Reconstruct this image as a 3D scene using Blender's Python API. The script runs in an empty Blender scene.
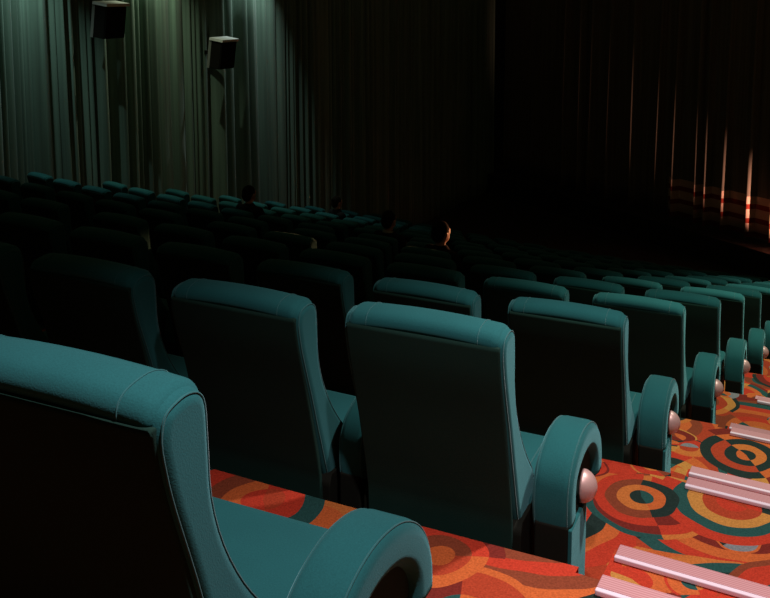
import bpy, bmesh, math, random
from mathutils import Vector, Matrix, noise as mnoise
random.seed(7)
PI = math.pi
G = 1.1                       # plan units to metres
# ------------------------------------------------------------------ camera
F_PX, YAW, PITCH = 924.82, 0.49243, 0.121844
CAM = Vector((1.0761, -0.9956, 0.5561))
cam_d = bpy.data.cameras.new('camera'); cam = bpy.data.objects.new('camera', cam_d)
bpy.context.scene.collection.objects.link(cam)
cam_d.sensor_width = 36; cam_d.lens = 36*F_PX/770; cam_d.shift_y = -(299-100)/770.0
cam_d.clip_start = 0.02; cam_d.clip_end = 200
fw = Vector((-math.sin(YAW)*math.cos(PITCH), math.cos(YAW)*math.cos(PITCH), -math.sin(PITCH)))
rt = Vector((math.cos(YAW), math.sin(YAW), 0)); up = rt.cross(fw)
M4 = Matrix((rt, up, -fw)).transposed().to_4x4(); M4.translation = CAM*G
cam.matrix_world = M4
bpy.context.scene.camera = cam
vs = bpy.context.scene.view_settings
vs.view_transform = 'Standard'; vs.look = 'None'; vs.gamma = 1; vs.use_curve_mapping = False
vs.exposure = 0.0
# ------------------------------------------------------------------ world (the dark hall's faint ambient)
w = bpy.data.worlds.new('dark_hall'); bpy.context.scene.world = w; w.use_nodes = True
w.node_tree.nodes['Background'].inputs[0].default_value = (1.0, 0.74, 0.34, 1)
w.node_tree.nodes['Background'].inputs[1].default_value = 0.023

COL = bpy.context.scene.collection
def spot(name, loc, aim, energy, size_deg, blend, color, radius=0.08):
    d = bpy.data.lights.new(name, 'SPOT'); d.energy = energy; d.spot_size = math.radians(size_deg)
    d.spot_blend = blend; d.color = color; d.shadow_soft_size = radius
    o = bpy.data.objects.new(name, d); COL.objects.link(o)
    o.location = Vector(loc)*G
    o.rotation_euler = (Vector(aim)-Vector(loc)).to_track_quat('-Z', 'Y').to_euler()
    return o
RP, RH, RS = 1.2942, 0.36277, 0.62        # row pitch, row drop, seat spacing
FL = -0.993                               # a row's floor, measured from its seat tops
# aisle downlights in the ceiling over the aisle
for k, (y, e, c, sz) in enumerate([(0.20, 330, (1.0, .93, .97), 92), (2.0, 280, (.96, .95, .92), 92), (4.2, 235, (.90, 1.0, .84), 94),
                               (6.6, 260, (.90, 1.0, .80), 96), (9.2, 230, (.90, 1.0, .80), 98), (12.0, 200, (.90, 1.0, .80), 98)]):
    z = 1.95 - RH*y/RP
    spot('aisle_downlight', (.85, y, z), (.78, y-0.05, z-3.0), e, sz, .9, c, .06)
# curtain washers close to the side wall
for y, e, c in [(7.25, 165, (.66, .95, .88)), (9.75, 160, (.86, 1.0, .70)), (12.30, 235, (.80, 1.0, .95))]:
    spot('wall_washer', (-8.32, y, 1.75), (-8.66, y-.15, -2.2), e, 72 if y > 12 else 88, 1.0, c, .03)
# footlight by the foot of the front curtain, beyond the aisle
spot('footlight', (.80, 18.02, -4.70), (-.93, 20.46, -3.65), 1050, 50, .6, (1, .48, .34), .03)
spot('added_face_spot', (.9, 15.8, -2.6), (-2.45, 6.75, -1.74), 5500, 2.7, .6, (1, .40, .18), .05)  # unseen warm spot, added only to light one spectator's head

# ------------------------------------------------------------------ materials
def new_mat(name):
    m = bpy.data.materials.new(name); m.use_nodes = True
    nt = m.node_tree; b = nt.nodes['Principled BSDF']
    return m, nt, b
def node(nt, t, **kw):
    n = nt.nodes.new(t)
    for k, v in kw.items(): setattr(n, k, v)
    return n
def fabric(name, col, rough=.9, sheen=.0, bump=.0, scale=300, sheen_tint=None, var=.12):
    m, nt, b = new_mat(name)
    b.inputs['Roughness'].default_value = rough
    b.inputs['Specular IOR Level'].default_value = .12
    b.inputs['Sheen Weight'].default_value = sheen; b.inputs['Sheen Roughness'].default_value = .45
    if sheen_tint: b.inputs['Sheen Tint'].default_value = (*sheen_tint, 1)
    tc = node(nt, 'ShaderNodeTexCoord'); nz = node(nt, 'ShaderNodeTexNoise')
    nz.inputs['Scale'].default_value = scale; nz.inputs['Detail'].default_value = 4
    nt.links.new(tc.outputs['Object'], nz.inputs['Vector'])
    nz2 = node(nt, 'ShaderNodeTexNoise'); nz2.inputs['Scale'].default_value = 5; nt.links.new(tc.outputs['Object'], nz2.inputs['Vector'])
    mul = node(nt, 'ShaderNodeMath', operation='MULTIPLY_ADD'); nt.links.new(nz2.outputs['Fac'], mul.inputs[0]); mul.inputs[1].default_value = .6
    nt.links.new(nz.outputs['Fac'], mul.inputs[2])
    cr = node(nt, 'ShaderNodeValToRGB')
    cr.color_ramp.elements[0].position = .4; cr.color_ramp.elements[1].position = 1.2 if False else 1.0
    cr.color_ramp.elements[0].color = (*[c*(1-var*1.6) for c in col], 1); cr.color_ramp.elements[1].color = (*[c*(1+var) for c in col], 1)
    nt.links.new(mul.outputs[0], cr.inputs['Fac']); nt.links.new(cr.outputs['Color'], b.inputs['Base Color'])
    if bump:
        bp = node(nt, 'ShaderNodeBump'); bp.inputs['Strength'].default_value = bump; bp.inputs['Distance'].default_value = .002
        nt.links.new(nz.outputs['Fac'], bp.inputs['Height']); nt.links.new(bp.outputs['Normal'], b.inputs['Normal'])
    return m
def plain(name, col, rough=.5, metal=0, spec=.5):
    m, nt, b = new_mat(name)
    b.inputs['Base Color'].default_value = (*col, 1); b.inputs['Roughness'].default_value = rough
    b.inputs['Metallic'].default_value = metal; b.inputs['Specular IOR Level'].default_value = spec
    return m
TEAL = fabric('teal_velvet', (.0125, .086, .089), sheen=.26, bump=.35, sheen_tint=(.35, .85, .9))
TEAL_SHADE = fabric('shaded_teal_velvet', (.008, .027, .020), sheen=.02, bump=.3, sheen_tint=(.3, .7, .7))  # seat teal darkened: shade on the leaning backs is put into the colour
PIPE = fabric('teal_piping', (.018, .105, .108), sheen=.25)
BLACK = plain('black_plastic', (.010, .010, .007), .8, spec=.08)
PINKD = plain('satin_dome', (.62, .36, .33), .42, metal=.35)
HAIR = fabric('dark_hair', (.010, .007, .004), scale=120)
SKIN = plain('skin', (.45, .24, .16), .6)
CLOTH_D = fabric('dark_clothing', (.012, .012, .012))
CLOTH_P = fabric('pale_collar', (.45, .44, .36))
SPK = fabric('speaker_grille', (.010, .009, .007), scale=500)
SPK_LIT_SIDE = plain('lit_speaker_side', (.22, .23, .21), .6)  # paler strip: light on the speaker's side is put into its colour
SPK_LIT_TOP = plain('lit_speaker_top', (.88, .88, .84), .5)  # light falling on the speaker top, painted in as near-white

def curtain_mat(name, col, trim=None):
    m, nt, b = new_mat(name)
    b.inputs['Roughness'].default_value = .85; b.inputs['Specular IOR Level'].default_value = .1
    b.inputs['Sheen Weight'].default_value = .15
    tc = node(nt, 'ShaderNodeTexCoord')
    mp = node(nt, 'ShaderNodeMapping'); mp.inputs['Scale'].default_value = (14, 14, .25)
    nt.links.new(tc.outputs['Object'], mp.inputs['Vector'])
    nz = node(nt, 'ShaderNodeTexNoise'); nz.inputs['Scale'].default_value = 1; nz.inputs['Detail'].default_value = 3
    nt.links.new(mp.outputs[0], nz.inputs['Vector'])
    cr = node(nt, 'ShaderNodeValToRGB'); cr.color_ramp.elements[0].position = .3; cr.color_ramp.elements[1].position = .7
    cr.color_ramp.elements[0].color = (*[c*.65 for c in col], 1); cr.color_ramp.elements[1].color = (*[c*1.2 for c in col], 1)
    nt.links.new(nz.outputs['Fac'], cr.inputs['Fac'])
    out = cr.outputs['Color']
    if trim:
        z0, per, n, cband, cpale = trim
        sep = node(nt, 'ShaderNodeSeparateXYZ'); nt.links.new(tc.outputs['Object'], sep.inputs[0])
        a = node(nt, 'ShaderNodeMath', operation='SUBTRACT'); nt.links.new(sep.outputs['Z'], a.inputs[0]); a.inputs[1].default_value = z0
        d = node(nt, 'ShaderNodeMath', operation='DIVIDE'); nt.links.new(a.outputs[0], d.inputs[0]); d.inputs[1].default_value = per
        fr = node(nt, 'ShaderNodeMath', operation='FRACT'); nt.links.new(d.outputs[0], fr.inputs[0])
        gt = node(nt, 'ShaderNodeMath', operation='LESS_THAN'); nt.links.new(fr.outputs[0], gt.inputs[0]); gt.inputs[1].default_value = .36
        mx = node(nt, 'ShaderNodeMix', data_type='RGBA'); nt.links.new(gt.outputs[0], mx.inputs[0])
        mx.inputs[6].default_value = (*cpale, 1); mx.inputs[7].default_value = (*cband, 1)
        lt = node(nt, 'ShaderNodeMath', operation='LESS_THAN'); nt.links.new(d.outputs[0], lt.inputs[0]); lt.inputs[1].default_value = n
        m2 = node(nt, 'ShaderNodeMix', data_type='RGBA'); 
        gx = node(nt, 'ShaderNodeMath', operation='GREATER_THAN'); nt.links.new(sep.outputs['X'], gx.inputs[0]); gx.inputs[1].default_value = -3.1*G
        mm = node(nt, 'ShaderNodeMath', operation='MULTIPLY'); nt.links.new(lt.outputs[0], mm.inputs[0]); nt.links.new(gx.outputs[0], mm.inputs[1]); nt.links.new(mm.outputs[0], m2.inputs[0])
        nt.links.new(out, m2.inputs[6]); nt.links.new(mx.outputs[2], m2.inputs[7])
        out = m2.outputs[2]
    nt.links.new(out, b.inputs['Base Color'])
    return m
CURT_L = curtain_mat('side_curtain', (.17, .25, .20))
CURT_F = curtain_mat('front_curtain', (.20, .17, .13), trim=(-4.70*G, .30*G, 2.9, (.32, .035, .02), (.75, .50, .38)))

# carpet: overlapping rings in reds, oranges, teal and grey
PAL = [(.47, .038, .018), (.52, .105, .027), (.50, .20, .045), (.020, .070, .062), (.17, .020, .014), (.38, .045, .018),
       (.22, .045, .02), (.016, .028, .024), (.20,.19,.20), (.52, .14, .032)]
def carpet():
    m, nt, b = new_mat('ring_carpet'); L = nt.links.new
    b.inputs['Roughness'].default_value = .95; b.inputs['Specular IOR Level'].default_value = .08
    tc = node(nt, 'ShaderNodeTexCoord'); sep = node(nt, 'ShaderNodeSeparateXYZ'); L(tc.outputs['Object'], sep.inputs[0])
    yz = node(nt, 'ShaderNodeMath', operation='SUBTRACT'); L(sep.outputs['Y'], yz.inputs[0]); L(sep.outputs['Z'], yz.inputs[1])
    cb = node(nt, 'ShaderNodeCombineXYZ'); L(sep.outputs['X'], cb.inputs[0]); L(yz.outputs[0], cb.inputs[1])
    dn = node(nt, 'ShaderNodeTexNoise'); dn.inputs['Scale'].default_value = 2.5; L(cb.outputs[0], dn.inputs['Vector'])
    ds = node(nt, 'ShaderNodeVectorMath', operation='SCALE'); L(dn.outputs['Color'], ds.inputs[0]); ds.inputs['Scale'].default_value = .11
    ad = node(nt, 'ShaderNodeVectorMath', operation='ADD'); L(cb.outputs[0], ad.inputs[0]); L(ds.outputs[0], ad.inputs[1])
    P = ad.outputs[0]
    def ramp(sock, order):
        cr = node(nt, 'ShaderNodeValToRGB'); cr.color_ramp.interpolation = 'CONSTANT'
        n = len(order)
        while len(cr.color_ramp.elements) < n: cr.color_ramp.elements.new(.5)
        for i, c in enumerate(order):
            cr.color_ramp.elements[i].position = i/n; cr.color_ramp.elements[i].color = (*PAL[c], 1)
        L(sock, cr.inputs['Fac']); return cr.outputs['Color']
    def ringlayer(scale, rnd, ringw, off, order):
        mp = node(nt, 'ShaderNodeMapping'); mp.inputs['Location'].default_value = (off, off*1.7, 0); L(P, mp.inputs['Vector'])
        v = node(nt, 'ShaderNodeTexVoronoi'); v.voronoi_dimensions = '2D'; v.inputs['Scale'].default_value = scale; v.inputs['Randomness'].default_value = rnd
        L(mp.outputs[0], v.inputs['Vector'])
        q = node(nt, 'ShaderNodeMath', operation='DIVIDE'); L(v.outputs['Distance'], q.inputs[0]); q.inputs[1].default_value = ringw*scale
        fl = node(nt, 'ShaderNodeMath', operation='FLOOR'); L(q.outputs[0], fl.inputs[0])
        sc = node(nt, 'ShaderNodeSeparateColor'); L(v.outputs['Color'], sc.inputs[0])
        # rings are cut by a pie sector so that no ring is whole all the way round
        loc = node(nt, 'ShaderNodeVectorMath', operation='SUBTRACT'); L(mp.outputs[0], loc.inputs[0])
        L(v.outputs['Position'], loc.inputs[1])
        s2 = node(nt, 'ShaderNodeSeparateXYZ'); L(loc.outputs[0], s2.inputs[0])
        at = node(nt, 'ShaderNodeMath', operation='ARCTAN2'); L(s2.outputs['Y'], at.inputs[0]); L(s2.outputs['X'], at.inputs[1])
        a2 = node(nt, 'ShaderNodeMath', operation='MULTIPLY_ADD'); L(at.outputs[0], a2.inputs[0]); a2.inputs[1].default_value = .36; L(sc.outputs[1], a2.inputs[2])
        af = node(nt, 'ShaderNodeMath', operation='FLOOR'); L(a2.outputs[0], af.inputs[0])
        t = node(nt, 'ShaderNodeCombineXYZ'); L(fl.outputs[0], t.inputs[0]); L(sc.outputs[0], t.inputs[1]); L(af.outputs[0], t.inputs[2])
        wn = node(nt, 'ShaderNodeTexWhiteNoise'); L(t.outputs[0], wn.inputs['Vector'])
        return ramp(wn.outputs['Value'], order), v, sc
    c1, v1, s1 = ringlayer(1.35, .9, .062, 0.0, [0, 1, 4, 2, 3, 5, 1, 7, 0, 9, 6, 3, 0])
    c2, v2, s2 = ringlayer(2.1, 1.0, .055, 3.3, [1, 3, 5, 2, 4, 0, 9, 1, 6, 3, 0, 7])
    c3, v3, s3 = ringlayer(3.9, 1.0, .045, 7.1, [5, 2, 7, 1, 8, 4, 0, 3, 9, 1, 0, 6])
    def over(base, top, v, sc, scale, rad, share):
        lt = node(nt, 'ShaderNodeMath', operation='LESS_THAN'); L(v.outputs['Distance'], lt.inputs[0]); lt.inputs[1].default_value = rad*scale
        g = node(nt, 'ShaderNodeMath', operation='LESS_THAN'); L(sc.outputs[2], g.inputs[0]); g.inputs[1].default_value = share
        mu = node(nt, 'ShaderNodeMath', operation='MULTIPLY'); L(lt.outputs[0], mu.inputs[0]); L(g.outputs[0], mu.inputs[1])
        mx = node(nt, 'ShaderNodeMix', data_type='RGBA'); L(mu.outputs[0], mx.inputs[0]); L(base, mx.inputs[6]); L(top, mx.inputs[7])
        return mx.outputs[2]
    col = over(c1, c2, v2, s2, 2.1, .25, .7)
    col = over(col, c3, v3, s3, 3.9, .10, .3)
    # the round medallions that read most clearly: centre, ring width, colours from the middle out
    def medallion(col, x, y, rw, order, other, ph):
        sb = node(nt, 'ShaderNodeVectorMath', operation='SUBTRACT'); L(P, sb.inputs[0]); sb.inputs[1].default_value = (x+.055, y+.055, .055)
        ml = node(nt, 'ShaderNodeVectorMath', operation='MULTIPLY'); L(sb.outputs[0], ml.inputs[0]); ml.inputs[1].default_value = (1, 1, 0)
        ln = node(nt, 'ShaderNodeVectorMath', operation='LENGTH'); L(ml.outputs[0], ln.inputs[0])
        dv = node(nt, 'ShaderNodeMath', operation='DIVIDE'); L(ln.outputs['Value'], dv.inputs[0]); dv.inputs[1].default_value = rw*len(order)
        ra = ramp(dv.outputs[0], order); rb = ramp(dv.outputs[0], other)
        s2 = node(nt, 'ShaderNodeSeparateXYZ'); L(ml.outputs[0], s2.inputs[0])
        at = node(nt, 'ShaderNodeMath', operation='ARCTAN2'); L(s2.outputs['Y'], at.inputs[0]); L(s2.outputs['X'], at.inputs[1])
        a2 = node(nt, 'ShaderNodeMath', operation='MULTIPLY_ADD'); L(at.outputs[0], a2.inputs[0]); a2.inputs[1].default_value = 1; a2.inputs[2].default_value = ph
        sn = node(nt, 'ShaderNodeMath', operation='SINE'); L(a2.outputs[0], sn.inputs[0])
        g0 = node(nt, 'ShaderNodeMath', operation='GREATER_THAN'); L(sn.outputs[0], g0.inputs[0]); g0.inputs[1].default_value = .15
        m0 = node(nt, 'ShaderNodeMix', data_type='RGBA'); L(g0.outputs[0], m0.inputs[0]); L(ra, m0.inputs[6]); L(rb, m0.inputs[7])
        # the last ring is open on one side
        ed = node(nt, 'ShaderNodeMath', operation='MULTIPLY_ADD'); L(g0.outputs[0], ed.inputs[0]); ed.inputs[1].default_value = -1/len(order); ed.inputs[2].default_value = .999
        lt = node(nt, 'ShaderNodeMath', operation='LESS_THAN'); L(dv.outputs[0], lt.inputs[0]); L(ed.outputs[0], lt.inputs[1])
        mx = node(nt, 'ShaderNodeMix', data_type='RGBA'); L(lt.outputs[0], mx.inputs[0]); L(col, mx.inputs[6]); L(m0.outputs[2], mx.inputs[7])
        return mx.outputs[2]
    for a in MEDALLIONS: col = medallion(col, *a)
    pn = node(nt, 'ShaderNodeTexNoise'); pn.inputs['Scale'].default_value = 160; pn.inputs['Detail'].default_value = 3; L(tc.outputs['Object'], pn.inputs['Vector'])
    mr = node(nt, 'ShaderNodeMapRange'); L(pn.outputs['Fac'], mr.inputs[0]); mr.inputs[1].default_value = .3; mr.inputs[2].default_value = .7; mr.inputs[3].default_value = .76; mr.inputs[4].default_value = 1.16
    vm = node(nt, 'ShaderNodeVectorMath', operation='SCALE'); L(col, vm.inputs[0]); L(mr.outputs[0], vm.inputs['Scale'])
    L(vm.outputs[0], b.inputs['Base Color'])
    bp = node(nt, 'ShaderNodeBump'); bp.inputs['Strength'].default_value = .5; bp.inputs['Distance'].default_value = .004
    L(pn.outputs['Fac'], bp.inputs['Height']); L(bp.outputs['Normal'], b.inputs['Normal'])
    return m
MEDALLIONS = [(.745, 4.20, .058, [0, 5, 2, 3, 0], [5, 0, 7, 9, 7], 0.2), (.417, 4.066, .050, [7, 9, 6, 0], [3, 1, 7, 0], 1.2), (.097, 2.36, .050, [1, 6, 0, 4], [1, 5, 1, 0], 2.6),
              (.66, 5.86, .058, [7, 9, 7, 1, 4], [1, 7, 5, 7, 1], 4.0), (-.55, 2.36, .07, [0, 1, 6, 0], [5, 0, 3, 1], 1.0), (.20, 3.42, .05, [2, 5, 0, 2], [3, 2, 6, 1], .5),
              (.95, 3.35, .055, [4, 1, 3, 1, 0], [0, 2, 7, 5, 2], 3.0), (.34, 5.35, .055, [0, 0, 5, 2], [6, 1, 0, 3], 5.0)]
CARPET = carpet()

def tread_mat():
    m, nt, b = new_mat('pink_ribbed_tread'); L = nt.links.new
    b.inputs['Roughness'].default_value = .7
    tc = node(nt, 'ShaderNodeTexCoord'); wv = node(nt, 'ShaderNodeTexWave'); wv.bands_direction = 'Y'; wv.inputs['Scale'].default_value = 32
    L(tc.outputs['Object'], wv.inputs['Vector'])
    cr = node(nt, 'ShaderNodeValToRGB'); cr.color_ramp.elements[0].color = (.42, .165, .17, 1); cr.color_ramp.elements[1].color = (.58, .27, .28, 1)
    L(wv.outputs['Fac'], cr.inputs['Fac']); L(cr.outputs['Color'], b.inputs['Base Color'])
    return m
TREAD = tread_mat()
RAIL = plain('pale_rail', (.78, .58, .66), .6)
DARKLINE = plain('dark_groove', (.12, .04, .04), .8)

# ------------------------------------------------------------------ mesh helpers
def mesh_obj(name, verts, faces, mat, parent=None, smooth=True, mats=None, fm=None, angle=None):
    me = bpy.data.meshes.new(name)
    me.from_pydata([tuple(c*G for c in v) for v in verts], [], faces); me.update()
    bm = bmesh.new(); bm.from_mesh(me)
    if fm is None: bmesh.ops.remove_doubles(bm, verts=bm.verts, dist=1e-5)
    bmesh.ops.recalc_face_normals(bm, faces=bm.faces); bm.to_mesh(me); bm.free()
    for m in (mats or [mat]): me.materials.append(m)
    if fm:
        for p, i in zip(me.polygons, fm): p.material_index = i
    o = bpy.data.objects.new(name, me); COL.objects.link(o)
    if smooth:
        me.shade_smooth()
        if angle is not None: me.set_sharp_from_angle(angle=math.radians(angle))
        if angle is None and len(faces) < 4000:
            wn = o.modifiers.new('face_weighted_normals', 'WEIGHTED_NORMAL'); wn.weight = 80; wn.mode = 'FACE_AREA'
    if parent: o.parent = parent
    return o
def loft(rings, closed=True, caps=True):
    """rings: equal-length lists of points -> verts, faces"""
    n = len(rings[0]); V = [p for r in rings for p in r]; Fc = []
    for i in range(len(rings)-1):
        for j in range(n if closed else n-1):
            a = i*n+j; b = i*n+(j+1) % n
            Fc.append((a, b, b+n, a+n))
    if caps:
        Fc.append(tuple(range(n))[::-1]); Fc.append(tuple((len(rings)-1)*n+j for j in range(n)))
    return V, Fc
def join(*vf):
    V, Fc = [], []
    for v, f in vf:
        o = len(V); V += v; Fc += [tuple(i+o for i in q) for q in f]
    return V, Fc
def resample(pts, n, closed=False):
    """Catmull-Rom through pts"""
    P = [Vector(p) for p in pts]; out = []
    m = len(P) if closed else len(P)-1
    for i in range(m):
        if closed: p0, p1, p2, p3 = P[i-1], P[i], P[(i+1) % len(P)], P[(i+2) % len(P)]
        else: p0, p1, p2, p3 = P[max(i-1, 0)], P[i], P[i+1], P[min(i+2, len(P)-1)]
        for k in range(n):
            t = k/n
            out.append(.5*((2*p1)+(-p0+p2)*t+(2*p0-5*p1+4*p2-p3)*t*t+(-p0+3*p1-3*p2+p3)*t**3))
    if not closed: out.append(P[-1])
    return out
def inset_profile(prof, d):
    n = len(prof); out = []
    area = sum(prof[i][0]*prof[(i+1) % n][1]-prof[(i+1) % n][0]*prof[i][1] for i in range(n))
    s = 1 if area > 0 else -1
    for i in range(n):
        a, b = Vector(prof[i-1]), Vector(prof[(i+1) % n]); t = (b-a)
        if t.length < 1e-9: out.append(Vector(prof[i])); continue
        t.normalize(); nrm = Vector((-t.y, t.x))*s
        out.append(Vector(prof[i])+nrm*d)
    return out
def prism(prof, x0, x1, r, seg=5, mid=8, crown=0.0, width=None):
    """profile in (y,z) swept along x with rounded ends"""
    st = []
    for k in range(seg+1):
        th = PI/2*k/seg; st.append((x0+r-r*math.cos(PI/2-(PI/2-th)) if False else x0+r*(1-math.sin(th)), r*(1-math.cos(th))))
    st = st[::-1]                                   # from x0 (full inset) inwards
    lst = st + [(x0+r+(x1-x0-2*r)*k/mid, 0) for k in range(1, mid)] + [(x1-(s[0]-x0), s[1]) for s in st[::-1]]
    rings = []
    W = width or max(abs(x0), abs(x1))
    for x, d in lst:
        p = inset_profile(prof, d)
        rings.append([(x, q[0], q[1]-crown*(x/W)**2) for q in p])
    return loft(rings)
def tube(path, r, seg=6, closed=False):
    P = [Vector(p) for p in path]; n = len(P); rings = []
    for i in range(n):
        t = (P[(i+1) % n if closed else min(i+1, n-1)]-P[i-1 if closed or i else 0])
        t = t.normalized() if t.length > 1e-9 else Vector((0, 0, 1))
        a = t.cross(Vector((1, 0, 0)))
        if a.length < .2: a = t.cross(Vector((0, 0, 1)))
        a.normalize(); b = t.cross(a)
        rings.append([tuple(P[i]+r*(math.cos(2*PI*k/seg)*a+math.sin(2*PI*k/seg)*b)) for k in range(seg)])
    if closed: rings.append(rings[0]); return loft(rings, caps=False)
    return loft(rings)
def box(x0, x1, y0, y1, z0, z1, r=0.0):
    if r <= 0:
        V = [(x, y, z) for x in (x0, x1) for y in (y0, y1) for z in (z0, z1)]
        return V, [(0, 1, 3, 2), (4, 6, 7, 5), (0, 4, 5, 1), (2, 3, 7, 6), (0, 2, 6, 4), (1, 5, 7, 3)]
    prof = []
    for cx_, cz_, a0 in ((y1-r, z1-r, 0), (y0+r, z1-r, 90), (y0+r, z0+r, 180), (y1-r, z0+r, 270)):
        for k in range(4):
            a = math.radians(a0+30*k); prof.append((cx_+r*math.cos(a), cz_+r*math.sin(a)))
    return prism(prof, x0, x1, r, 3, 2)
def thing(name, label, cat, loc, rz=0, group=None):
    o = bpy.data.objects.new(name, None); COL.objects.link(o); o.empty_display_size = .1
    o.location = Vector(loc)*G; o.rotation_euler = (0, 0, rz)
    o['label'] = label; o['category'] = cat
    if group: o['group'] = group
    return o
def structure(o): o['kind'] = 'structure'; return o

# ------------------------------------------------------------------ terraced floor
def arc(x):
    u = -x; return .017234*((u-1.61885)**2-1.61885**2)
def heading(x):
    return 2*.017234*(-x-1.61885)
NR = 13
def floor_z(r): return FL-RH*r
AX = 0.44                                  # where the aisle steps begin
def build_floor():
    V, Fc = [], []
    xs = [-8.95+(AX+8.95)*i/40 for i in range(41)]
    XR = 2.6
    def strip(y0f, z0, y1f, z1, X):
        o = len(V)
        for x in X:
            V.append((x, y0f(x), z0)); V.append((x, y1f(x), z1))
        for i in range(len(X)-1): Fc.append((o+2*i, o+2*i+2, o+2*i+3, o+2*i+1))
    for r in range(-2, NR):
        y0 = RP*r-.03; y1 = RP*(r+1)-.03; z = floor_z(r); zn = floor_z(r+1)
        last = r == NR-1
        A = lambda x, y0=y0: y0+arc(x)
        B = lambda x, y1=y1, last=last, r=r: RP*r+1.2 if last else y1+arc(x)
        strip(A, z, B, z, xs)
        if not last: strip(B, z, B, zn, xs)
        Xa = [AX, XR]; A2 = lambda x, y0=y0: y0; S = lambda x, y0=y0: y0+.44; B2 = lambda x, y1=y1, last=last, r=r: RP*r+1.2 if last else y1
        zh = z+RH/2                          # half step in the aisle
        strip(A2, zh, S, zh, Xa); strip(S, zh, S, z, Xa); strip(S, z, B2, z, Xa)
        if not last: strip(B2, z, B2, zn+RH/2, Xa)
        # cheek between the row platform and the half step
        o = len(V); V.extend([(AX, y0, z), (AX, y0+.44, z), (AX, y0+.44, zh), (AX, y0, zh)]); Fc.append((o, o+1, o+2, o+3))
    o = mesh_obj('floor', V, Fc, CARPET, smooth=False); return structure(o)
build_floor()

# step nosings
def nosing(r, upper):
    y = RP*r-.03 if upper else RP*r+.41
    z = floor_z(r)+(RH if upper else RH/2)
    x0 = .510 if upper else .452
    wh = 'upper step' if upper else 'lower step'
    t = thing('stair_nosing', f'pink stair nosing on the {wh} {ROWWORD(r)}', 'stair nosing', (x0, y, z), 0, 'pink nosings on the aisle steps')
    L_ = 1.75
    mesh_obj('tread_insert', *box(0, L_, -.050, .004, .002, .016, .003), TREAD, t)
    mesh_obj('groove', *box(.001, L_-.001, -.055, -.049, .001, .011), DARKLINE, t, smooth=False)
    mesh_obj('pale_rail', *box(0, L_, -.071, -.054, .001, .018, .004), RAIL, t)
    mesh_obj('front_lip', *box(0, L_, .001, .008, -.03, .014, .002), TREAD, t)
    return t
ORD = ['first', 'second', 'third', 'fourth', 'fifth', 'sixth', 'seventh', 'eighth', 'ninth', 'tenth', 'eleventh', 'twelfth', 'thirteenth', 'fourteenth', 'fifteenth']
def ROWWORD(r): return f'beside the {ORD[r]} seat row'
for r in range(1, 9):
    nosing(r, True); nosing(r, False)

# ------------------------------------------------------------------ walls and curtains
def wall_curtain(name, path, z0f, z1, mat, label, amp, per, seed, ridges=None):
    """pleated curtain hanging along a ground path; real two-sided cloth with a solidify-like back"""
    rnd = random.Random(seed)
    P = [Vector((p[0], p[1], 0)) for p in path]
    pts = resample(P, 24); L = [0]
    for a, b in zip(pts, pts[1:]): L.append(L[-1]+(b-a).length)
    tot = L[-1]
    # pleat boundaries with irregular widths
    s = 0; knots = []
    while s < tot:
        wd = per*rnd.choice([.28, .4, .55, .8, 1.0, 1.5, 1.9]); knots.append((s, wd, amp*rnd.uniform(.35, 1.2)*min(1, .35+wd/per*.65), rnd.uniform(.12, .88), rnd.uniform(.6, 2.2)))
        s += wd
    def disp(s):
        for k in knots:
            if k[0] <= s < k[0]+k[1]:
                t = (s-k[0])/k[1]
                u = t/k[3] if t < k[3] else (1-t)/(1-k[3])
                return k[2]*(math.sin(u*PI/2)**k[4])
        return 0
    if ridges is not None: knots = [(a-.5*b, b, amp*h, .5, 1.3) for a, b, h in ridges]
    N = int(tot/.009); rings = []
    zs = [0, .06, .3, .6, 1]
    for zi in zs:
        row = []
        for i in range(N+1):
            s = tot*i/N
            j = max(0, min(len(L)-2, next((q for q in range(len(L)-1) if L[q+1] >= s), len(L)-2))) if False else None
            row.append(s)
        rings.append(row)
    V = []; nrow = N+1
    import bisect
    base = []
    for i in range(N+1):
        s = tot*i/N; j = min(max(bisect.bisect_right(L, s)-1, 0), len(L)-2)
        f = (s-L[j])/max(1e-9, L[j+1]-L[j]); p = pts[j].lerp(pts[j+1], f); d = (pts[j+1]-pts[j]).normalized()
        base.append((s, p, Vector((-d.y, d.x, 0)), d))
    for zi in zs:
        for s, p, nrm, d in base:
            z0 = z0f(p); z = z0+(z1-z0)*zi
            sway = .03*math.sin(s*3.1+zi*2.2)*(1-zi)
            q = p+nrm*disp(s)*(1.1-.25*zi)+d*sway
            V.append((q.x, q.y, z))
    Fc = []
    for k in range(len(zs)-1):
        for i in range(N): a = k*nrow+i; Fc.append((a, a+1, a+1+nrow, a+nrow))
    o = mesh_obj(name, V, Fc, mat)
    sm = o.modifiers.new('thickness', 'SOLIDIFY'); sm.thickness = .008; sm.offset = 0
    if label: o['label'] = label; o['category'] = 'curtain'
    return o
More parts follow.
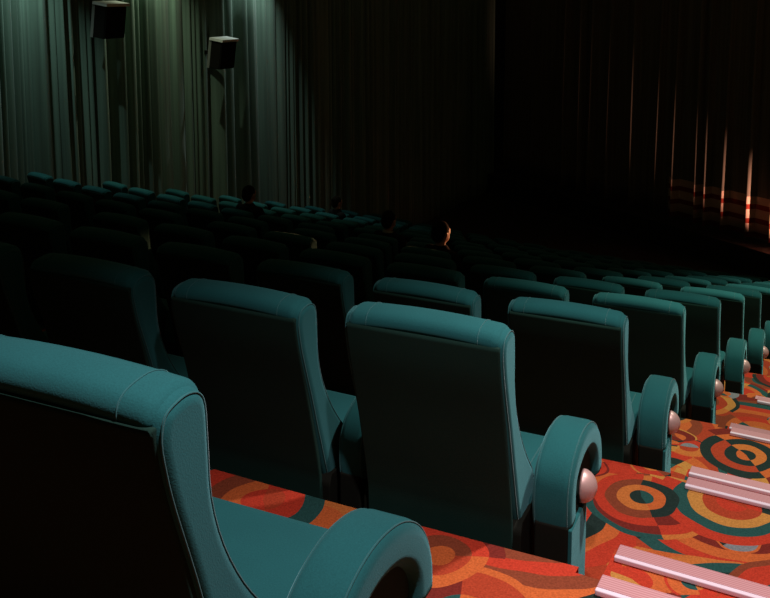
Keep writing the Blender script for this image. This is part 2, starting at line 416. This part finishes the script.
# side curtain (runs away from the camera along the far side); normals face the room (+x)
wall_curtain('side_curtain', [(-8.88, 24.0), (-8.88, 4.0)], lambda p: floor_z(max(0, min(NR-1, (p.y-.7)/RP)))+.02, 2.7, CURT_L,
             'grey green pleated curtain covering the side wall behind two speakers', .20, .17, 11)
FP = [(-8.42, 24.0), (-6.2, 22.694), (-3.6, 21.1), (-.5, 19.2), (2.6, 17.3)]
RIDGES = [(3.82, .20, .80), (4.36, .17, .88), (5.02, .12, .95), (5.52, .08, 1.0), (5.77, .08, 1.05), (6.39, .10, 1.08), (6.91, .08, 1.15), (7.73, .09, 1.24), (8.48, .07, 1.31),
          (9.14, .06, 1.36), (9.55, .06, 1.40), (10.1, .07, 1.45)]
FRONT_PATH = FP[::-1]
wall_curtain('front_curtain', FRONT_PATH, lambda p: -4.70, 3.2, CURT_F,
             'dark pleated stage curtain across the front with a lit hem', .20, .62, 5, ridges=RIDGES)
# walls behind the curtains and stage front
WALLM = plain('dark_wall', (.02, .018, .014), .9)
structure(mesh_obj('wall_side', *box(-9.25, -9.0, -4, 24.6, -6, 3.4), WALLM, smooth=False))
structure(mesh_obj('wall_front', *box(-9.2, 3.2, 24.35, 24.6, -6, 3.4), WALLM, smooth=False))

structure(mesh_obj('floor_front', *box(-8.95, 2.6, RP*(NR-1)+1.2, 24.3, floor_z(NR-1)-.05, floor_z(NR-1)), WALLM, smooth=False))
def stage():
    pts = resample([Vector((p[0], p[1], 0)) for p in FP], 8)
    V, Fc = [], []
    for i, p in enumerate(pts):
        a = pts[max(0, i-1)]; b = pts[min(len(pts)-1, i+1)]; d = (b-a).normalized(); n = Vector((d.y, -d.x, 0))
        q = p+n*.55; bk = p-n*.6
        V += [(q.x, q.y, -5.345), (q.x, q.y, -4.80), (bk.x, bk.y, -4.80), (bk.x, bk.y, -5.345)]
    for i in range(len(pts)-1):
        for k in range(4): Fc.append((4*i+k, 4*i+(k+1) % 4, 4*i+4+(k+1) % 4, 4*i+4+k))
    Fc.append((0, 1, 2, 3)); m = 4*(len(pts)-1); Fc.append((m+3, m+2, m+1, m))
    o = mesh_obj('stage_platform', V, Fc, WALLM, smooth=False); structure(o)
stage()

# ------------------------------------------------------------------ speakers on the side wall
def speaker(loc, label, tilt):
    t = thing('wall_speaker', label, 'speaker', loc, 0, 'speakers on the side wall')
    W, H, D = .40, .50, .20
    R = Matrix.Rotation(tilt, 3, 'Y')
    def tr(vf): return [tuple(R @ Vector(v)) for v in vf[0]], vf[1]
    mesh_obj('cabinet', *tr(box(-D*.5, D*.5, -W/2, W/2, -H/2, H/2-.04, .008)), SPK, t)
    mesh_obj('grille', *tr(box(D*.5-.002, D*.5+.014, -W/2+.012, W/2-.012, -H/2+.012, H/2-.06, .004)), SPK, t)
    mesh_obj('lit_side_strip', *tr(box(-D*.5-.05, -D*.5+.004, -W/2-.004, W/2+.004, -H/2-.01, H/2-.02, .004)), SPK_LIT_SIDE, t)
    mesh_obj('lit_top_plate', *tr(box(-D*.5-.03, D*.5+.04, -W/2-.02, W/2+.02, H/2-.045, H/2-.005)), SPK_LIT_TOP, t, smooth=False)
    br = join(box(-.42, -.14, -.025, .025, -.03, .03), box(-.44, -.40, -.09, .09, -.12, .12))
    mesh_obj('wall_bracket', *br, BLACK, t, smooth=False)
    return t
speaker((-8.43, 8.60, .10), 'black wall speaker with lit top painted pale, cut off by the top of the photo', math.radians(8))
speaker((-8.43, 11.10, -.52), 'whole black wall speaker with lit top painted pale, lower and nearer the stage', math.radians(8))

# ------------------------------------------------------------------ the cinema seat
ZT = -FL                                    # seat-top height above its floor; parts are built from the floor up
def zs(pts): return [(a, b+ZT) for a, b in pts]
W2 = .239
BACK = zs([(.095, -.66), (.026, -.48), (-.030, -.30), (-.074, -.17), (-.092, -.105), (-.101, -.052), (-.090, -.016), (-.060, -.004),
           (-.030, -.003), (-.004, -.014), (.010, -.040), (.014, -.10), (.020, -.19), (.048, -.28), (.100, -.375), (.165, -.46), (.225, -.53), (.240, -.60), (.20, -.66)])
HEAD = zs([(-.082, -.047), (-.098, -.044), (-.106, -.034), (-.103, -.018), (-.088, -.003), (-.058, .004), (-.026, .004), (.004, -.008),
           (.018, -.028), (.020, -.045), (.008, -.055), (-.03, -.057)])
def smooth_prof(p, n=3): return [(q.x, q.y) for q in resample([Vector((a, b, 0)) for a, b in p], n, closed=True)]
BACKS, HEADS = smooth_prof(BACK), smooth_prof(HEAD)
def shell_z(x): return .010*(x/.25)**2
def armrest_geo():
    path = [(.120, -.605), (.113, -.535), (.128, -.472), (.182, -.437), (.26, -.424), (.35, -.441), (.423, -.487), (.464, -.550), (.470, -.62)]
    P = resample([Vector((0, a, b+ZT)) for a, b in path], 5)
    return P
def sweep_rr(P, xc, w, t, rad):
    """rounded-rectangle section: w across x, t across the path normal"""
    rings = []
    sec = []
    for cx_, cn, a0 in ((w/2-rad, t/2-rad, 0), (-w/2+rad, t/2-rad, 90), (-w/2+rad, -t/2+rad, 180), (w/2-rad, -t/2+rad, 270)):
        for k in range(5):
            a = math.radians(a0+22.5*k); sec.append((cx_+rad*math.cos(a), cn+rad*math.sin(a)))
    n = len(P)
    for i in range(n):
        d = (P[min(i+1, n-1)]-P[max(i-1, 0)]).normalized(); nr = Vector((0, -d.z, d.y))
        e = 1.0
        if i == 0 or i == n-1: e = .86
        rings.append([tuple(P[i]+Vector((xc+sx*e, 0, 0))+nr*sn*e) for sx, sn in sec])
    return loft(rings)
def build_arm(t, xc, w, end=False):
    P = armrest_geo()
    a = mesh_obj('armrest', *sweep_rr(P, xc, w, .085, .026), TEAL, t)
    for sx in (-1, 1):
        pth = []
        for i, p in enumerate(P):
            d = (P[min(i+1, len(P)-1)]-P[max(i-1, 0)]).normalized(); nr = Vector((0, -d.z, d.y))
            pth.append(p+nr*.0385+Vector((xc+sx*(w/2-.011), 0, 0)))
        mesh_obj('piping', *tube(pth, .0018), PIPE, a)
    # padded infill under the arch
    inner = [(p.y, p.z) for p in P[3:-1]]
    inner = [(.13, ZT-.615)]+[(p.y, p.z) for p in P]+[(.43, ZT-.615)]
    pr = inset_profile(inner, .012)
    mesh_obj('arm_infill', *prism([(q[0], q[1]) for q in pr], xc-w*.30, xc+w*.30, .01, 3, 2), TEAL_SHADE, a)
    return a
def make_seat(end):
    t = thing('cinema_seat', 'x', 'cinema seat', (0, 0, 0), 0, 'teal seats in tiered rows')
    bk = mesh_obj('backrest', *prism(BACKS, -W2, W2, .022, 6, 8, .012), TEAL, t)
    pp = inset_profile(BACKS, .0058)
    for sx in (-1, 1): mesh_obj('piping', *tube([(sx*(W2-.0056), q[0], q[1]-.011) for q in pp], .0018, 5, True), PIPE, bk)
    hr = mesh_obj('headrest', *prism(HEADS, -.226, .226, .024, 6, 10, .010), TEAL, t)
    for x in (-.165, .165): mesh_obj('seam', *tube([(x, q[0], q[1]-.005) for q in inset_profile(HEADS, -.0004)], .0012, 5, True), PIPE, hr)
    # rear upholstery panel, following the lean of the back, and its piping
    rear = [(-.104, -.043), (-.091, -.11), (-.076, -.17), (-.041, -.29), (-.002, -.44), (.026, -.56), (.038, -.66), (.038, -.985)]
    rp = resample([Vector((0, a, b+ZT)) for a, b in rear], 4)
    V, Fc = [], []
    outer = [(p.y-.005, p.z) for p in rp]; innr = [(p.y+.012, p.z) for p in rp][::-1]
    mesh_obj('back_panel', *prism(outer+innr, -.227, .227, .005, 3, 4), TEAL_SHADE, t)
    mesh_obj('lower_shell', *prism(zs([(.065, -.60), (.050, -.64), (.050, -.99), (.15, -.99), (.15, -.67), (.235, -.655), (.236, -.60)]), -.250, .250, .004, 2, 2), BLACK, t)
    mesh_obj('base', *box(-.246, .246, .098, .50, 0, ZT-.665, .01), BLACK, t)
    # seat cushion
    cz = ZT-.575
    prof = []
    for cy_, c_z, a0, r in ((.58-.05, cz-.05, 0, .05), (.15+.03, cz-.03, 90, .03), (.15+.02, cz-.125, 180, .02), (.58-.04, cz-.105, 270, .04)):
        for k in range(5):
            a = math.radians(a0+22.5*k); prof.append((cy_+r*math.cos(a), c_z+r*math.sin(a)))
    cu = mesh_obj('seat_cushion', *prism(prof, -.243, .243, .022, 5, 8, -.0), TEAL, t)
    top = [(.19, cz+.001), (.52, cz+.001), (.562, cz-.012), (.578, cz-.04), (.580, cz-.09)]
    for x in (-.19, .19): mesh_obj('seam', *tube([(x, a, b) for a, b in top], .0018), PIPE, cu)
    if end: build_arm(t, .327, .116, True)
    else: build_arm(t, .310, .096)
    px0, px1 = (.280, .378) if end else (.272, .348)
    mesh_obj('pedestal', *box(px0, px1, .072, .30, 0, ZT-.590, .008), BLACK, t)
    if end:
        mesh_obj('end_panel', *box(.374, .388, .080, .270, .004, ZT-.60, .005), TEAL, t)
        V, Fc = [], []
        rings = []
        for k in range(9):
            a = PI/2*k/8; rr = math.cos(a); xx = .378+.046*math.sin(a)
            rings.append([(xx, .235+.046*rr*math.cos(b), ZT-.545+.050*rr*math.sin(b)) for b in [2*PI*j/20 for j in range(20)]])
        rings[-1] = [(rings[-1][0][0], .235+.001*math.cos(2*PI*j/20), ZT-.545+.001*math.sin(2*PI*j/20)) for j in range(20)]
        mesh_obj('dome_cap', *loft(rings), PINKD, t)
    return t
def children(o): return list(o.children)
def dup(root):
    kids = {}
    r = root.copy(); COL.objects.link(r)
    for ch in root.children:
        c = ch.copy(); COL.objects.link(c); c.parent = r
        for g in ch.children:
            d = g.copy(); COL.objects.link(d); d.parent = c
    return r
def P2(x, y, z):
    d = Vector((x, y, z))-CAM; zz = d.dot(fw)
    return (385+F_PX*d.dot(rt)/zz, 100-F_PX*d.dot(up)/zz, zz)
def seat_pos(r, c):
    u = RS*c + (.38*RS if c >= 7 else 0)
    x = -u
    return x, RP*r+arc(x), floor_z(r)
TWEAK = {}
BACK_SHIFT = {(1, 0): .018, (2, 0): .004}
proto = {True: make_seat(True), False: make_seat(False)}; used = {True: False, False: False}
SEATWORD = ['at the aisle end of'] + [f'{ORD[k]} from the aisle in' for k in range(1, 7)] + [f'{ORD[k]} from the side curtain in' for k in range(6, 0, -1)] + ['beside the side curtain in']
def shows(r, c):
    x, y, z = seat_pos(r, c); n = 0
    for dx in (-.25, 0, .25):
        for hz in (0, -.3, -.6):
            p = P2(x+dx, y, z+ZT+hz)
            if p[2] > .05 and -30 < p[0] < 800 and -20 < p[1] < 640: n += 1
    return n > 0
SEATS = {}
for r in range(NR):
    for c in range(14):
        if not shows(r, c) and (r, c) != (0, 1): continue
        e = c == 0
        if used[e]: o = dup(proto[e])
        else: o = proto[e]; used[e] = True
        x, y, z = seat_pos(r, c)
        dx, dy, dz = TWEAK.get((r, c), (.014 if r > 1 else .006 if r == 1 else 0, 0, 0))
        o.location = Vector((x+dx, y+dy, z+dz))*G
        a = heading(x)
        o.rotation_euler = (0, 0, -a if False else -a*1.0)
        row = 'the nearest row' if r == 0 else f'the {ORD[r]} row ahead'
        kind = 'teal armchair with pink dome' if e else 'teal velvet seat'
        o['label'] = f'{kind} {SEATWORD[c]} {row}'
        SEATS[(r, c)] = o
# a few backs sit a little higher or lower in their reclining frames
for k, dz in BACK_SHIFT.items():
    for ch in SEATS[k].children:
        if ch.name.split('.')[0] in ('backrest', 'headrest', 'back_panel'): ch.location.z += dz*G

# ------------------------------------------------------------------ the few people in the audience
def ellip(c, r, n=14, m=10):
    rings = []
    for i in range(1, m):
        a = PI*i/m; rings.append([(c[0]+r[0]*math.sin(a)*math.cos(2*PI*j/n), c[1]+r[1]*math.sin(a)*math.sin(2*PI*j/n), c[2]-r[2]*math.cos(a)) for j in range(n)])
    return loft(rings)
def limb(pts, seg=12):
    """pts: (x, y, z, radius)"""
    parts = []
    P = [Vector(p[:3]) for p in pts]; rings = []
    for i, p in enumerate(P):
        d = (P[min(i+1, len(P)-1)]-P[max(i-1, 0)]).normalized()
        a = d.cross(Vector((0, 0, 1)) if abs(d.z) < .9 else Vector((0, 1, 0))).normalized(); b = d.cross(a); r = pts[i][3]
        rings.append([tuple(p+r*(math.cos(2*PI*k/seg)*a+math.sin(2*PI*k/seg)*b)) for k in range(seg)])
    parts.append(loft(rings))
    for p in (pts[0], pts[-1]): parts.append(ellip(p[:3], (p[3],)*3, 10, 8))
    return join(*parts)
def remeshed(name, vf, voxel, mat, parent):
    V, Fc = vf
    me = bpy.data.meshes.new(name); me.from_pydata([tuple(v) for v in V], [], Fc); me.update()
    o = bpy.data.objects.new(name, me); COL.objects.link(o)
    m = o.modifiers.new('skin', 'REMESH'); m.mode = 'VOXEL'; m.voxel_size = voxel
    k = o.modifiers.new('soft', 'SMOOTH'); k.factor = .5; k.iterations = 3
    me2 = bpy.data.meshes.new_from_object(o.evaluated_get(bpy.context.evaluated_depsgraph_get()))
    o.modifiers.clear(); o.data = me2; me2.name = name; me2.materials.clear(); me2.materials.append(mat); me2.shade_smooth()
    o.parent = parent
    return o
def body_parts():
    B = []
    for s in (-1, 1):
        B.append(limb([(s*.095, .34, .55, .085), (s*.11, .55, .57, .075), (s*.12, .78, .56, .056)]))          # thigh
        B.append(limb([(s*.12, .78, .56, .056), (s*.12, .80, .38, .056), (s*.12, .80, .10, .036)]))           # calf
        B.append(limb([(s*.12, .79, .05, .036), (s*.125, .90, .035, .034), (s*.13, .98, .028, .026)]))        # foot
        B.append(limb([(s*.185, .185, 1.015, .052), (s*.225, .24, .87, .044), (s*.245, .31, .76, .036)]))     # upper arm
        B.append(limb([(s*.245, .31, .76, .036), (s*.20, .44, .71, .034), (s*.155, .54, .68, .024)]))         # forearm
        B.append(ellip((s*.145, .585, .67, ), (.038, .05, .018)))                                             # palm
        for k, ln in enumerate((.062, .072, .068, .052)):
            x = s*(.172-k*.018); B.append(limb([(x, .62, .672, .0085), (x-s*.004, .62+ln*.55, .672, .008), (x-s*.006, .62+ln, .655, .007)], 8))
        B.append(limb([(s*.115, .565, .67, .010), (s*.095, .60, .668, .0095), (s*.088, .63, .66, .008)], 8))  # thumb
    B.append(limb([(0, .33, .56, .13), (0, .29, .68, .125), (0, .23, .82, .135), (0, .19, .95, .140), (0, .175, 1.02, .10), (0, .17, 1.06, .060)]))
    B.append(limb([(-.15, .18, 1.0, .065), (0, .175, 1.02, .07), (.15, .18, 1.0, .065)]))
    B.append(limb([(0, .165, 1.04, .058), (0, .175, 1.11, .052), (0, .185, 1.16, .055)]))
    return B
def head_parts():
    H = [ellip((0, .19, 1.235), (.075, .093, .105), 20, 14), ellip((0, .215, 1.185), (.056, .070, .065), 16, 10)]
    H.append(limb([(0, .283, 1.245, .009), (0, .300, 1.215, .014)], 8))                # nose
    H.append(ellip((0, .278, 1.180), (.024, .010, .008)))                              # lips
    for s in (-1, 1):
        H.append(ellip((s*.076, .185, 1.225), (.012, .020, .032)))                     # ear
        H.append(ellip((s*.030, .272, 1.245), (.012, .010, .008)))                     # eye
        H.append(ellip((s*.032, .276, 1.262), (.020, .008, .006)))                     # brow
    return H
def make_person():
    t = bpy.data.objects.new('person', None); COL.objects.link(t); t['category'] = 'person'
    remeshed('body', join(*(body_parts()+head_parts())), .0085, SKIN, t)
    hair = [ellip((0, .172, 1.262), (.084, .098, .098), 20, 14), ellip((0, .135, 1.22), (.074, .066, .085), 16, 10), ellip((0, .10, 1.30), (.035, .035, .032))]
    remeshed('hair', join(*hair), .0085, HAIR, t)
    top = []
    for s in (-1, 1):
        top.append(limb([(s*.185, .185, 1.015, .062), (s*.225, .24, .87, .054), (s*.245, .31, .76, .047)]))
        top.append(limb([(s*.245, .31, .76, .047), (s*.20, .44, .71, .044), (s*.165, .52, .685, .036)]))
    top.append(limb([(0, .33, .57, .145), (0, .29, .68, .137), (0, .23, .82, .147), (0, .19, .95, .150), (0, .175, 1.02, .108)]))
    top.append(limb([(-.15, .18, 1.0, .075), (0, .175, 1.02, .080), (.15, .18, 1.0, .075)]))
    remeshed('jumper', join(*top), .014, CLOTH_D, t)
    low = []
    for s in (-1, 1):
        low.append(limb([(s*.095, .34, .55, .098), (s*.11, .55, .57, .087), (s*.12, .78, .56, .068)]))
        low.append(limb([(s*.12, .78, .56, .068), (s*.12, .80, .38, .066), (s*.12, .80, .12, .050)]))
    remeshed('trousers', join(*low), .014, CLOTH_D, t)
    return t
for ch in SEATS[(0, 0)].children:            # the nearest arm and its panel stand a little further forward
    if ch.name.split('.')[0] == 'armrest': ch.location = Vector((0, .035, -.014))*G
person0 = make_person()
def place_person(o, r, c, label, dz=0.0, turn=0.0, collar=False):
    x, y, z = seat_pos(r, c)
    o.location = Vector((x, y, z))*G+Vector((0, 0.02, dz)); o.rotation_euler = (0, 0, -heading(x)+turn)
    o['label'] = label
    if collar:
        pts = [(.072*math.cos(a), .17+.066*math.sin(a), 1.075+.02*math.cos(a-PI/2)*-1) for a in [2*PI*k/20 for k in range(20)]]
        V, Fc = [], []
        for q in pts: V += [(q[0]*1.15, .17+(q[1]-.17)*1.15, q[2]-.035), (q[0], q[1], q[2]+.03), (q[0]*.93, .17+(q[1]-.17)*.93, q[2]+.028), (q[0]*1.05, .17+(q[1]-.17)*1.05, q[2]-.035)]
        n = len(pts)
        for i in range(n):
            for k in range(4): Fc.append((4*i+k, 4*i+(k+1) % 4, 4*((i+1) % n)+(k+1) % 4, 4*((i+1) % n)+k))
        mesh_obj('collar', [tuple(v/G for v in q) for q in V], Fc, CLOTH_P, o)
def copy_person():
    r = person0.copy(); COL.objects.link(r)
    for ch in person0.children:
        c = ch.copy(); COL.objects.link(c); c.parent = r
    return r
people = [person0, copy_person(), copy_person(), copy_person()]
place_person(people[0], 5, 4, 'seated person in dark clothes whose ear catches orange light', -.02, math.radians(-22))
place_person(people[1], 6, 6, 'seated person in dark clothes with a pale collar', .0, math.radians(-8), True)
place_person(people[2], 6, 9, 'dark seated person standing out against the lit side curtain', .03)
place_person(people[3], 9, 11, 'dark seated person farther ahead in the corner by the side curtain', .03, math.radians(-15))
